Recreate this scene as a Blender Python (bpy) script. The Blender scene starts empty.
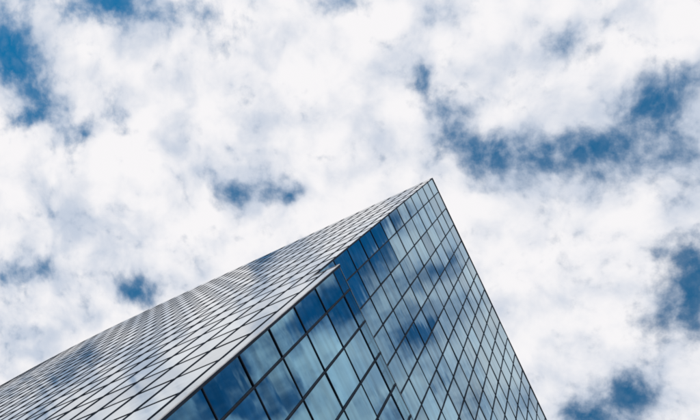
import bpy, bmesh, math, random
from mathutils import Matrix, Vector, Quaternion

random.seed(11)
S = bpy.context.scene
C = S.collection
U = 3.7                                   # one storey in metres

# ------------------------------------------------------------------ camera
# rows: image right, image down, view direction, in world axes (x along the blue face, y along the pale face, z up)
CR = Vector((0.43135940, -0.86630916, 0.25186805))
CD = Vector((0.90126301, 0.40120203, -0.16359071))
CF = Vector((0.04067016, 0.29756574, 0.95383466))
cam = bpy.data.cameras.new('camera'); co = bpy.data.objects.new('camera', cam); C.objects.link(co)
cam.sensor_width = 36.0; cam.lens = 36.0 * 800 / 700; cam.clip_end = 5000
co.matrix_world = Matrix(((CR.x, -CD.x, -CF.x, 0), (CR.y, -CD.y, -CF.y, 0), (CR.z, -CD.z, -CF.z, 0), (0, 0, 0, 1)))
S.camera = co
GROUND = -1.6                             # eye height above the plaza

# ------------------------------------------------------------------ sky
SUN_EL, SUN_AZ = math.radians(38), math.radians(-102)      # azimuth from +y towards +x
sun_dir = Vector((math.sin(SUN_AZ) * math.cos(SUN_EL), math.cos(SUN_AZ) * math.cos(SUN_EL), math.sin(SUN_EL)))

W = bpy.data.worlds.new('World'); S.world = W; W.use_nodes = True
nt = W.node_tree; nt.nodes.clear(); L = nt.links.new
def N(t, **k):
    n = nt.nodes.new(t)
    for a, v in k.items(): setattr(n, a, v)
    return n
def setin(n, i, v):
    if hasattr(v, 'node'): L(v, n.inputs[i])
    else: n.inputs[i].default_value = v
def math_(op, a, b=None, c=None, clamp=False):
    n = N('ShaderNodeMath', operation=op, use_clamp=clamp)
    for i, v in enumerate((a, b, c)):
        if v is not None: setin(n, i, v)
    return n.outputs[0]
def vmath(op, a, b=None, c=None):
    n = N('ShaderNodeVectorMath', operation=op)
    for i, v in enumerate((a, b, c)):
        if v is not None: setin(n, i, v)
    return n.outputs['Value'] if op in ('DOT_PRODUCT', 'LENGTH') else n.outputs['Vector']
def smooth(x, lo, hi, t0=0.0, t1=1.0):
    n = N('ShaderNodeMapRange', interpolation_type='SMOOTHSTEP')
    for i, v in enumerate((x, lo, hi, t0, t1)): setin(n, i, v)
    return n.outputs[0]
def noise(vec, scale, detail, rough, lac=2.0, dist=0.0, w=0.0):
    n = N('ShaderNodeTexNoise', noise_dimensions='4D')
    setin(n, 'Vector', vec); n.inputs['W'].default_value = w / scale
    n.inputs['Scale'].default_value = scale; n.inputs['Detail'].default_value = detail
    n.inputs['Roughness'].default_value = rough; n.inputs['Lacunarity'].default_value = lac
    n.inputs['Distortion'].default_value = dist
    return n

sky = N('ShaderNodeTexSky', sky_type='NISHITA', sun_disc=False)
sky.sun_elevation = SUN_EL; sky.sun_rotation = SUN_AZ
sky.air_density = 1.0; sky.dust_density = 0.2; sky.ozone_density = 3.0

# the cloud layer is flat: a direction meets it at (x/z, y/z); turned so that its axes are handy, 1 unit = 0.00137
K = 1 / 0.00137
tc = N('ShaderNodeTexCoord'); sep = N('ShaderNodeSeparateXYZ'); L(tc.outputs['Generated'], sep.inputs[0])
zz = math_('MAXIMUM', sep.outputs[2], 0.06)
px, py = math_('DIVIDE', sep.outputs[0], zz), math_('DIVIDE', sep.outputs[1], zz)
UX, UY = 0.4025, -0.9154
def plane(d): return ((d.x / d.z) * UX + (d.y / d.z) * UY) * K, (-(d.x / d.z) * UY + (d.y / d.z) * UX) * K
c0 = plane(CF)
u = math_('ADD', math_('ADD', math_('MULTIPLY', px, UX * K), math_('MULTIPLY', py, UY * K)), 350 - c0[0])
v = math_('ADD', math_('ADD', math_('MULTIPLY', px, -UY * K), math_('MULTIPLY', py, UX * K)), 210 - c0[1])
cmb = N('ShaderNodeCombineXYZ'); L(u, cmb.inputs[0]); L(v, cmb.inputs[1]); P = cmb.outputs[0]
def at(x, y, mirror=1):                   # where a seen direction (or its mirror image in the blue face) meets the cloud layer
    d = CF * 800 + CR * (x - 350) + CD * (y - 210); d.y *= mirror; q = plane(d)
    return q[0] + 350 - c0[0], q[1] + 210 - c0[1]

# wind-torn edges: the layer is warped before the gaps are cut
wn = noise(P, 0.013, 2, 0.5, w=2.3)
warp = vmath('MULTIPLY', vmath('SUBTRACT', wn.outputs['Color'], (0.5, 0.5, 0.5)), (36, 32, 0))
PW = vmath('ADD', P, warp)
gaps = [  # x, y, radius x, radius y, depth
    (10, 36, 24, 30, 1.2), (16, 72, 24, 20, 1.05), (46, 98, 20, 18, 1.05), (22, 118, 18, 10, .9), (97, 0, 38, 15, 1.45), (70, 112, 20, 12, .4),
    (60, 142, 26, 10, .42), (88, 132, 14, 10, .5), (118, 118, 22, 16, .42), (165, 14, 42, 17, .55), (130, 22, 20, 14, .3),
    (240, 192, 20, 12, 1.05), (287, 198, 14, 10, 1.0), (265, 184, 22, 12, .5), (260, 88, 26, 10, .36), (225, 25, 40, 14, .25),
    (22, 272, 32, 13, 1.05), (45, 268, 14, 9, .4), (143, 290, 27, 14, 1.0), (128, 284, 16, 10, .3), (345, 1, 16, 7, .7),
    (420, 68, 14, 15, .85), (424, 85, 12, 12, .4), (448, 108, 20, 14, .62), (468, 142, 24, 16, .85), (520, 152, 38, 15, .85), (578, 150, 26, 14, .75),
    (528, 170, 40, 14, .55), (612, 134, 20, 16, .6), (655, 96, 26, 20, .92), (662, 118, 20, 22, .65), (690, 158, 16, 20, .75), (640, 158, 22, 14, .45), (690, 80, 12, 14, .5),
    (562, 42, 24, 12, .52), (548, 26, 16, 9, .35), (600, 192, 44, 12, .38), (692, 262, 18, 30, .85), (688, 308, 22, 30, .85), (668, 330, 20, 16, .5), (648, 260, 18, 14, .25),
    (588, 416, 28, 14, 1.35), (645, 400, 28, 14, .85), (622, 392, 24, 12, .55), (570, 268, 18, 8, .33), (615, 284, 22, 9, .28), (420, 18, 26, 10, .35), (60, 215, 30, 10, .22),
]
# gaps beyond the picture's right edge, known from the photograph's own reflections in the blue face
mirrored = [(340, 262, 17, 17, .9), (358, 246, 17, 16, 1.0), (378, 231, 16, 15, .95), (395, 218, 12, 12, .6), (440, 260, 13, 12, .85), (430, 274, 13, 12, .55),
    (414, 342, 15, 14, .55), (424, 328, 12, 12, .5), (430, 380, 14, 13, .6), (475, 402, 13, 13, .55), (470, 300, 20, 10, .3), (395, 290, 12, 10, .4), (375, 275, 15, 12, .5),
    (225, 384, 30, 26, 1.05), (196, 408, 28, 24, 1.0), (275, 396, 22, 18, .9), (249, 414, 20, 16, .8), (315, 304, 22, 18, 1.0), (335, 284, 18, 16, .7), (300, 315, 16, 14, .6),
    (342, 316, 16, 14, .55), (356, 406, 14, 12, .6), (389, 412, 14, 12, .6), (150, 440, 40, 36, .8), (240, 350, 18, 12, .5), (520, 410, 14, 10, .3),
    (262, 350, 26, 20, .5), (286, 330, 22, 16, .5), (345, 300, 18, 16, .35), (415, 305, 50, 40, .3), (455, 365, 45, 45, .26), (385, 355, 30, 30, .25), (300, 400, 30, 20, .35)]
tot = None
for k, (x, y, rx, ry, s) in enumerate(gaps + mirrored):
    cx, cy_ = at(x, y, 1 if k < len(gaps) else -1); rx *= 1.28; ry *= 1.28; s *= 1.40 if k < len(gaps) else 1.45
    q = vmath('MULTIPLY_ADD', PW, (1 / rx, 1 / ry, 0), (-cx / rx, -cy_ / ry, 0))
    e = math_('MULTIPLY', math_('POWER', math.exp(-1), vmath('DOT_PRODUCT', q, q)), s)
    tot = e if tot is None else math_('ADD', tot, e)
# the rest of the layer breaks up in the same manner
far = vmath('LENGTH', vmath('MULTIPLY_ADD', P, (1 / 620, 1 / 360, 0), (-560 / 620, -180 / 360, 0)))
big = noise(PW, 0.0052, 1.5, 0.5, w=5.1)
rest = math_('MULTIPLY', smooth(big.outputs['Fac'], 0.46, 0.64, 0.0, 1.15), smooth(far, 0.95, 1.25))
tot = math_('ADD', tot, rest)
f1 = noise(PW, 0.030, 6, 0.56, w=7.7)
f3 = noise(vmath('ADD', P, vmath('MULTIPLY', warp, (.4, .4, 0))), 0.066, 5, 0.56, w=3.1)
f2 = noise(PW, 0.010, 5, 0.5, w=1.9)
f2s = noise(vmath('ADD', PW, (-9, -16, 0)), 0.010, 5, 0.5, w=1.9)
tear = math_('ADD', math_('MULTIPLY', math_('SUBTRACT', f1.outputs['Fac'], 0.5), 3.0), math_('MULTIPLY', math_('SUBTRACT', f3.outputs['Fac'], 0.5), 2.9))
open_ = math_('ADD', tot, tear)
clear = math_('MULTIPLY', smooth(open_, 0.20, 2.15), math_('SUBTRACT', 1.2, math_('MULTIPLY', f3.outputs['Fac'], 0.44)), clamp=True)
horizon = smooth(sep.outputs[2], 0.06, 0.28)                # towards the horizon the layer closes up
clear = math_('MULTIPLY', clear, horizon)
# thick cores white, thinner and turned-away parts grey-blue
relief = math_('MULTIPLY', math_('SUBTRACT', f2.outputs['Fac'], f2s.outputs['Fac']), 0.9)
body = math_('ADD', math_('ADD', math_('ADD', f2.outputs['Fac'], relief), math_('MULTIPLY', f1.outputs['Fac'], 0.48)), math_('MULTIPLY', tot, 0.20))
shade = math_('ADD', math_('MULTIPLY', smooth(body, 0.60, 1.06), horizon), math_('MULTIPLY', math_('SUBTRACT', 1.0, horizon), 0.4))
cm = N('ShaderNodeMix', data_type='RGBA')
L(shade, cm.inputs['Factor'])
cm.inputs['A'].default_value = (9.35, 9.2, 9.35, 1); cm.inputs['B'].default_value = (5.6, 6.25, 7.4, 1)
tint = N('ShaderNodeMix', data_type='RGBA', blend_type='MULTIPLY'); tint.inputs['Factor'].default_value = 1
L(sky.outputs[0], tint.inputs['A']); tint.inputs['B'].default_value = (0.11, 1.10, 1.30, 1)
sm = N('ShaderNodeMix', data_type='RGBA'); L(clear, sm.inputs['Factor'])
L(cm.outputs['Result'], sm.inputs['A']); L(tint.outputs['Result'], sm.inputs['B'])
bg = N('ShaderNodeBackground'); L(sm.outputs['Result'], bg.inputs[0]); bg.inputs[1].default_value = 0.1
out = N('ShaderNodeOutputWorld'); L(bg.outputs[0], out.inputs[0])

sl = bpy.data.lights.new('sun', 'SUN'); sl.energy = 2.6; sl.angle = math.radians(0.53); sl.color = (1, .95, .88)
so = bpy.data.objects.new('sun', sl); C.objects.link(so); so.location = sun_dir * 300
so.rotation_euler = (-sun_dir).to_track_quat('-Z', 'Y').to_euler()
S.view_settings.view_transform = 'Standard'; S.view_settings.look = 'None'
S.view_settings.exposure = 0; S.view_settings.gamma = 1; S.view_settings.use_curve_mapping = False
S.render.engine = 'CYCLES'; S.cycles.filter_width = 1.8

# ------------------------------------------------------------------ materials
def mat(name):
    m = bpy.data.materials.new(name); m.use_nodes = True
    return m, m.node_tree, m.node_tree.nodes['Principled BSDF']
def glass(name, base, streak, clear_part=0.0, along='x'):
    m, t, b = mat(name)
    b.inputs['Metallic'].default_value = 1.0; b.inputs['Roughness'].default_value = 0.025
    lk = t.links.new
    tcn = t.nodes.new('ShaderNodeTexCoord'); oi = t.nodes.new('ShaderNodeObjectInfo')
    # coating varies a little from pane to pane
    mr = t.nodes.new('ShaderNodeMapRange'); lk(oi.outputs['Random'], mr.inputs[0]); mr.inputs[3].default_value = .78; mr.inputs[4].default_value = 1.12
    mc = t.nodes.new('ShaderNodeMix'); mc.data_type = 'RGBA'; mc.blend_type = 'MULTIPLY'; mc.inputs['Factor'].default_value = 1
    mc.inputs['A'].default_value = (*base, 1); lk(mr.outputs[0], mc.inputs['B']); lk(mc.outputs['Result'], b.inputs['Base Color'])
    # roller waves from tempering: ripples that run along the pane
    mp = t.nodes.new('ShaderNodeMapping'); lk(tcn.outputs['Object'], mp.inputs[0])
    mp.inputs['Scale'].default_value = (.12, 1, 1.1) if along == 'x' else (1, .12, 1.1)
    add = t.nodes.new('ShaderNodeVectorMath'); add.operation = 'ADD'; lk(mp.outputs[0], add.inputs[0])
    sc = t.nodes.new('ShaderNodeMath'); sc.operation = 'MULTIPLY'; lk(oi.outputs['Random'], sc.inputs[0]); sc.inputs[1].default_value = 37
    lk(sc.outputs[0], add.inputs[1])
    n1 = t.nodes.new('ShaderNodeTexNoise'); lk(add.outputs[0], n1.inputs['Vector']); n1.inputs['Scale'].default_value = 1.0; n1.inputs['Detail'].default_value = 0.8
    # streaky reflections put into the base colour as faint bands along the same direction
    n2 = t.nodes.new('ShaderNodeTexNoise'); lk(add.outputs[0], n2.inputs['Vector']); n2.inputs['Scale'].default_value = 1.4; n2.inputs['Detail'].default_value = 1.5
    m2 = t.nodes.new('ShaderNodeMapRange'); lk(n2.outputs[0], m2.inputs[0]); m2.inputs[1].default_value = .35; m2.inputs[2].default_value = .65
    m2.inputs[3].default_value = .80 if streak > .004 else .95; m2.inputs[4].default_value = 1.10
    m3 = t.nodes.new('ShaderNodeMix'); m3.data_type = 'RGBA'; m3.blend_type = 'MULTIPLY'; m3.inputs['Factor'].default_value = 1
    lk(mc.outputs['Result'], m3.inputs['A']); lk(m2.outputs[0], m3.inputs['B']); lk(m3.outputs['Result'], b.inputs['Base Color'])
    bp = t.nodes.new('ShaderNodeBump'); bp.inputs['Strength'].default_value = 1; bp.inputs['Distance'].default_value = streak
    lk(n1.outputs[0], bp.inputs['Height']); lk(bp.outputs[0], b.inputs['Normal'])
    if clear_part:
        o = t.nodes['Material Output']; tr = t.nodes.new('ShaderNodeBsdfTransparent'); tr.inputs[0].default_value = (.75, .86, .9, 1)
        mx = t.nodes.new('ShaderNodeMixShader'); mx.inputs[0].default_value = clear_part
        lk(b.outputs[0], mx.inputs[1]); lk(tr.outputs[0], mx.inputs[2]); lk(mx.outputs[0], o.inputs[0])
    return m
GL = (0.17, 0.375, 0.495)
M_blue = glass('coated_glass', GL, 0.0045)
M_pale = glass('coated_glass_long_side', (.46, .55, .61), 0.003, along='y')  # paler copy of the same glass, its whiter sky reflection put into the colour
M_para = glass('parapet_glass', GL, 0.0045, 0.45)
def metal(name, col, rough, met=0.6, spec=.5):
    m, t, b = mat(name); lk = t.links.new
    n = t.nodes.new('ShaderNodeTexNoise'); n.inputs['Scale'].default_value = 1.3; n.inputs['Detail'].default_value = 5
    tcn = t.nodes.new('ShaderNodeTexCoord'); lk(tcn.outputs['Object'], n.inputs['Vector'])
    r = t.nodes.new('ShaderNodeValToRGB'); lk(n.outputs[0], r.inputs[0])
    r.color_ramp.elements[0].color = (*[c * .75 for c in col], 1); r.color_ramp.elements[1].color = (*[c * 1.25 for c in col], 1)
    r.color_ramp.elements[0].position = .3; r.color_ramp.elements[1].position = .7
    lk(r.outputs[0], b.inputs['Base Color']); b.inputs['Roughness'].default_value = rough; b.inputs['Metallic'].default_value = met; b.inputs['Specular IOR Level'].default_value = spec
    return m
M_dark = metal('charcoal_aluminium', (.017, .025, .04), .85, 0, .05)
M_cap = metal('grey_aluminium_cap', (.028, .038, .055), .6, 0, .2)
M_trim = metal('pale_aluminium_trim', (.40, .40, .41), .45, .2)
M_edge = metal('grey_glazing_edge', (.14, .17, .2), .5, .2)
M_back = metal('dark_spandrel', (.02, .025, .03), .7, 0)
M_roof = metal('roof_membrane', (.22, .22, .21), .9, 0)
def pave():
    m, t, b = mat('plaza_granite'); lk = t.links.new
    tcn = t.nodes.new('ShaderNodeTexCoord')
    br = t.nodes.new('ShaderNodeTexBrick'); lk(tcn.outputs['Object'], br.inputs['Vector'])
    br.inputs['Scale'].default_value = 1; br.inputs['Brick Width'].default_value = .9; br.inputs['Row Height'].default_value = .6; br.inputs['Mortar Size'].default_value = .006
    br.inputs['Color1'].default_value = (.26, .255, .25, 1); br.inputs['Color2'].default_value = (.31, .30, .29, 1); br.inputs['Mortar'].default_value = (.1, .1, .1, 1)
    lk(br.outputs[0], b.inputs['Base Color']); b.inputs['Roughness'].default_value = .8
    return m
M_pave = pave()

# ------------------------------------------------------------------ mesh helpers
def link(name, me, parent=None, mtx=None):
    o = bpy.data.objects.new(name, me); C.objects.link(o)
    if parent is not None: o.parent = parent
    if mtx is not None: o.matrix_local = mtx
    return o
def mesh(name, verts, faces, m):
    me = bpy.data.meshes.new(name); me.from_pydata(verts, [], faces); me.materials.append(m); me.update()
    return me
BF = [(0, 3, 2, 1), (4, 5, 6, 7), (0, 1, 5, 4), (1, 2, 6, 5), (2, 3, 7, 6), (3, 0, 4, 7)]
def box_v(x0, x1, y0, y1, z0, z1):
    return [(x0, y0, z0), (x1, y0, z0), (x1, y1, z0), (x0, y1, z0), (x0, y0, z1), (x1, y0, z1), (x1, y1, z1), (x0, y1, z1)]
class MB:
    def __init__(s): s.v = []; s.f = []
    def add(s, vs, fs=BF, mtx=None):
        k = len(s.v); s.v += [tuple(mtx @ Vector(q)) for q in vs] if mtx else list(vs); s.f += [tuple(i + k for i in f) for f in fs]
    def box(s, *a): s.add(box_v(*a)); return s
    def mesh(s, name, m): return mesh(name, s.v, s.f, m)

# ------------------------------------------------------------------ the tower's measures (in storeys, then metres)
AX, AY, H = 1.291, 5.0655, 25.920
WB, W0, W0L = 0.5944, 0.4930, 0.4500
STEP, PTOP = 0.5354, 13.31                # the lower block stands out by STEP and ends PTOP below the roof
NCOL = 22
XE = AX + W0 + WB * NCOL                  # far end of the blue face
GZ = GROUND
Ht, Lt = H * U, (H - PTOP) * U            # heights of roof and of the lower block's parapet
LEDGE = (H - 13.72) * U
def xs(y):                                # plan of the pale face: straight, then gently curving away
    return AX + .003 * max(0, y - 8) + .0047 * max(0, y - 17) ** 2
YL = AY - STEP
YEND = 27.0
LCOL = [YL + .24] + [YL + .28 + .6 * k for k in range(1, 38)]
LCOL = [y for y in LCOL if y < YEND - .1] + [YEND]
BZ = {'up': [H - .988 - k for k in range(26)], 'low': [H - 13.72 - k for k in range(13)], 'pale': [H - .72 - k for k in range(26)]}
for k in BZ: BZ[k] = [z for z in BZ[k] if z * U > GZ + .5]

ground = link('plaza', mesh('plaza', [(-2500, -2500, GZ), (2500, -2500, GZ), (2500, 2500, GZ), (-2500, 2500, GZ)], [(0, 1, 2, 3)], M_pave))
ground['kind'] = 'structure'

tower = bpy.data.objects.new('glass_tower', None); C.objects.link(tower)
tower.location = (AX * U, AY * U, GZ); tower.empty_display_size = 3
tower['label'] = 'tall glass office tower with a fine dark grid, blue reflecting face and stepped lower block'
tower['category'] = 'building'
T0 = Matrix.Translation(Vector((-AX * U, -AY * U, -GZ)))
IN = .06                                  # glass sits this far in front of the backing wall

# --- backing walls: three seen faces and the rear
def wall(name, vs, fs, m=M_back):
    return link(name, mesh(name, vs, fs, m), tower, T0)
y0 = AY * U + IN; x0 = AX * U + IN
w_up = wall('curtain_wall', *(lambda b: (b.v, b.f))(MB().box(x0, XE * U - .1, y0, y0 + .3, LEDGE, Ht - .05)))
w_up['label'] = 'blue reflecting curtain wall of the set back upper storeys'
yl = YL * U + IN
w_lo = wall('curtain_wall', *(lambda b: (b.v, b.f))(MB().box(x0, XE * U - .1, yl, yl + .3, GZ, LEDGE - .02)))
w_lo['label'] = 'blue reflecting curtain wall of the projecting lower block with glass parapet'
b = MB()
ys = [AY + .1, 8, 11, 14, 17, 19, 21, 23, 25, 26, YEND]
for a, c in zip(ys, ys[1:]):
    xa, xc = xs(a) * U + IN, xs(c) * U + IN
    b.add([(xa, a * U, LEDGE - .1), (xc, c * U, LEDGE - .1), (xc + .3, c * U, LEDGE - .1), (xa + .3, a * U, LEDGE - .1), (xa, a * U, Ht - .06), (xc, c * U, Ht - .06), (xc + .3, c * U, Ht - .06), (xa + .3, a * U, Ht - .06)])
    b.add([(xa, a * U, GZ), (xc, c * U, GZ), (xc + .3, c * U, GZ), (xa + .3, a * U, GZ), (xa, a * U, LEDGE - .1), (xc, c * U, LEDGE - .1), (xc + .3, c * U, LEDGE - .1), (xa + .3, a * U, LEDGE - .1)])
b.box(AX * U + IN, AX * U + IN + .28, YL * U + .4, (AY + .1) * U, GZ, LEDGE - .03)
w_pa = wall('curtain_wall', b.v, b.f)
w_pa['label'] = 'pale sky reflecting curtain wall with close dark joints, curving away at its far end'
# rear: two plain closing walls, the roof and the ledge
xb = xs(YEND) * U
w_re = wall('rear_wall', *(lambda b: (b.v, b.f))(MB().box(xb + .4, XE * U - .1, YEND * U - .3, YEND * U, GZ, Ht - .07).box(XE * U - .4, XE * U - .11, y0 + .31, YEND * U - .31, GZ, Ht - .07).box(XE * U - .4, XE * U - .11, yl + .31, y0 + .3, GZ, LEDGE - .04)), M_dark)
rv = [((AX * U + .4), AY * U + .4)] + [(xs(y) * U + .4, y * U - .01) for y in ys[1:]] + [(XE * U - .42, YEND * U - .32), (XE * U - .42, AY * U + .4)]
n = len(rv); zt = Ht - .9
link('roof', mesh('roof', [(x, y, zt) for x, y in rv] + [(x, y, zt - .4) for x, y in rv], [tuple(range(n))[::-1], tuple(range(n, 2 * n))] + [(i, (i + 1) % n, n + (i + 1) % n, n + i) for i in range(n)], M_roof), tower, T0)
link('ledge', MB().box(AX * U + .36, XE * U - .45, YL * U + .38, AY * U + .04, LEDGE - .45, LEDGE - .12).mesh('ledge', M_roof), tower, T0)

# ------------------------------------------------------------------ panes, mullions, transoms
def pix(p):
    p = Vector(p); d = p.dot(CF)
    if d <= 0: return None
    return 350 + 800 * p.dot(CR) / d, 210 + 800 * p.dot(CD) / d
cells = []       # (score, wall, centre, width, height, angle, material key)
def cell(w, cx, cy_, cz, wd, ht, ang, key):
    hx, hy = math.cos(ang) * wd / 2, math.sin(ang) * wd / 2
    pts = [pix(q) for q in ((cx - hx, cy_ - hy, cz - ht / 2), (cx + hx, cy_ + hy, cz - ht / 2), (cx + hx, cy_ + hy, cz + ht / 2), (cx - hx, cy_ - hy, cz + ht / 2))]
    sc = 0
    if all(pts):
        mx = sum(q[0] for q in pts) / 4; my = sum(q[1] for q in pts) / 4
        ins = sum(-2 <= q[0] <= 702 and -2 <= q[1] <= 422 for q in pts)
        if ins:
            sc = abs(sum(pts[i][0] * pts[(i + 1) % 4][1] - pts[(i + 1) % 4][0] * pts[i][1] for i in range(4))) / 2 * (ins + (0 <= mx <= 700 and 0 <= my <= 420)) / 5
    cells.append([sc, w, Vector((cx, cy_, cz)), wd, ht, ang, key])
G = .012                                   # half joint
def rows(zl, top, bottom):
    e = [top] + [z for z in zl if bottom + .05 < z < top - .05] + [bottom]
    return list(zip(e[1:], e))
TH = .028
# upper blue face
colx = [AX] + [AX + W0 + WB * i for i in range(NCOL + 1)]
for (za, zb) in rows(BZ['up'], H - .012, H - 14.0):
    for xa, xc in zip(colx, colx[1:]):
        cell(w_up, (xa + xc) / 2 * U, AY * U + TH / 2, (za + zb) / 2 * U, (xc - xa) * U - 2 * G, (zb - za) * U - 2 * G, 0, 'blue')
# lower blue face and its parapet
colL = [AX] + [AX + W0L + WB * i for i in range(NCOL + 1)]; colL[-1] = XE
for (za, zb) in rows(BZ['low'], H - PTOP - .008, GZ / U):
    for xa, xc in zip(colL, colL[1:]):
        cell(w_lo, (xa + xc) / 2 * U, YL * U + TH / 2, (za + zb) / 2 * U, (xc - xa) * U - 2 * G, (zb - za) * U - 2 * G, 0, 'para' if zb > H - 13.5 else 'blue')
# pale face
ycol = [YL] + LCOL
for ya, yc in zip(ycol, ycol[1:]):
    segs = [(ya, yc, H - .012)]
    low_only = yc <= AY
    if ya < AY < yc: segs = [(ya, yc, H - PTOP - .008), (AY, yc, None)]
    elif low_only: segs = [(ya, yc, H - PTOP - .008)]
    for (a, c, top) in segs:
        rr = rows(BZ['pale'], top if top else H - .012, H - PTOP - .008 if top is None else GZ / U)
        for (za, zb) in rr:
            xa, xc = xs(a) * U, xs(c) * U
            ang = math.atan2((c - a) * U, xc - xa)
            wd = math.hypot((c - a) * U, xc - xa) - 2 * G
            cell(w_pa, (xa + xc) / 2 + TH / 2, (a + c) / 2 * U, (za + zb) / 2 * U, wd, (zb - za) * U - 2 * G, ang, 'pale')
cells.sort(key=lambda c: -c[0])
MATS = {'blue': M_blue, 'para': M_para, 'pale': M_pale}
cache, rest_mb = {}, {}
npane = 0
print('cells', len(cells), 'in view', sum(c[0] > 0 for c in cells), 'score at 300', cells[300][0])
for i, (sc, w, ce, wd, ht, ang, key) in enumerate(cells):
    sg = .25 if key == 'pale' else 1
    tilt = Matrix.Rotation(random.gauss(0, math.radians(.24) * sg), 4, 'X') @ Matrix.Rotation(random.gauss(0, math.radians(.24) * sg), 4, 'Z')
    mtx = Matrix.Translation(ce) @ Matrix.Rotation(ang, 4, 'Z') @ tilt
    if i < 300:
        k = (round(wd, 3), round(ht, 3), key)
        if k not in cache:
            cache[k] = mesh('pane', box_v(-wd / 2, wd / 2, -TH / 2, TH / 2, -ht / 2, ht / 2), BF, MATS[key])
        link('pane', cache[k], w, mtx)
    else:
        rest_mb.setdefault((w.name, key), (w, MB()))[1].add(box_v(-wd / 2, wd / 2, -TH / 2, TH / 2, -ht / 2, ht / 2), BF, mtx)
for (wn_, key), (w, mb) in rest_mb.items():
    o = link('pane_rows', mb.mesh('pane_rows', MATS[key]), w); o['kind'] = 'stuff'

# mullions of the blue faces: a channel with two dark lips and a grey bed between them
def channel(name, x, yf, z0, z1, w, d, parent, grey=True):
    mb = MB(); lip = w * .27
    mb.box(x - w / 2, x - w / 2 + lip, yf - d, yf - .002, z0, z1).box(x + w / 2 - lip, x + w / 2, yf - d, yf - .002, z0, z1)
    o = link(name, mb.mesh(name, M_dark), parent)
    mb2 = MB().box(x - w / 2 + lip + .001, x + w / 2 - lip - .001, yf - d * .55, yf - .003, z0 + .003, z1 - .003)
    o.data.materials.append(M_cap)
    bm = bmesh.new(); bm.from_mesh(o.data)
    vs = [bm.verts.new(q) for q in mb2.v]
    for f in mb2.f:
        nf = bm.faces.new([vs[i] for i in f]); nf.material_index = 1
    bm.to_mesh(o.data); bm.free()
    return o
for x in colx[1:-1]: channel('mullion', x * U, AY * U, LEDGE - .1, Ht - .06, .085, .055, w_up)
for x in colL[1:-1]: channel('mullion', x * U, YL * U, GZ, Lt - .06, .10, .07, w_lo)
# transoms sit between the mullions' planes, a little shallower
for z in BZ['up']:
    if z > H - 14.2: link('transom', MB().box(AX * U + .05, XE * U - .12, AY * U - .045, AY * U - .004, z * U - .024, z * U + .024).mesh('transom', M_dark), w_up)
for k, z in enumerate(BZ['low']):
    t = .036 if k == 0 else .026
    link('transom', MB().box(AX * U + .13, XE * U - .12, YL * U - .05, YL * U - .004, z * U - t, z * U + t).mesh('transom', M_dark), w_lo)
# copings
link('coping', MB().box(AX * U - .03, XE * U - .1, AY * U - .07, AY * U + .33, Ht - .05, Ht + .05).mesh('coping', M_dark), w_up)
link('coping', MB().box(AX * U + .02, XE * U - .1, YL * U - .02, YL * U + .05, Lt - .03, Lt + .015).mesh('coping', M_edge), w_lo)
# corner posts
link('corner_post', MB().box(AX * U - .02, AX * U + .10, AY * U - .065, AY * U - .001, LEDGE - .1, Ht - .055).mesh('corner_post', M_dark), w_up)
link('corner_post', MB().box(AX * U + .015, AX * U + .15, YL * U - .075, YL * U - .001, GZ, Lt + .03).mesh('corner_post', M_dark), w_lo)
link('corner_trim', MB().box(AX * U - .022, AX * U + .013, YL * U - .082, YL * U + .02, GZ, Lt + .035).mesh('corner_trim', M_trim), w_pa)
# pale face: slim caps on every joint
PW_, PD = .045, .034
for y in LCOL[:-1]:
    x = xs(y) * U; top = Lt - .03 if y < AY else Ht - .06
    link('mullion', MB().box(x - (PD if y < 17 else .018), x + .02, y * U - PW_ / 2, y * U + PW_ / 2, GZ, top).mesh('mullion', M_dark), w_pa)
def ribbon(pts, z0, z1, d):
    mb = MB()
    for (xa, ya), (xc, yc) in zip(pts, pts[1:]):
        mb.add([(xa - d, ya, z0), (xc - d, yc, z0), (xc + .015, yc, z0), (xa + .015, ya, z0), (xa - d, ya, z1), (xc - d, yc, z1), (xc + .015, yc, z1), (xa + .015, ya, z1)])
    return mb
def line(ya):
    return [(xs(y) * U, y * U) for y in [ya] + [q for q in ys + [18, 20, 22, 24, 25.5] if q > ya]]
def sline(ya): return sorted(line(ya), key=lambda q: q[1])
for z in BZ['pale']:
    ya = LCOL[0] if z < H - PTOP - .1 else AY + .02
    link('transom', ribbon(sline(ya), z * U - .022, z * U + .022, PD - .01).mesh('transom', M_dark), w_pa)
link('coping', ribbon(sline(AY + .1), Ht - .03, Ht + .03, .012).mesh('coping', M_cap), w_pa)
link('coping', MB().box(AX * U - .025, AX * U + .06, YL * U + .04, AY * U - .08, Lt - .028, Lt + .03).mesh('coping', M_trim), w_pa)
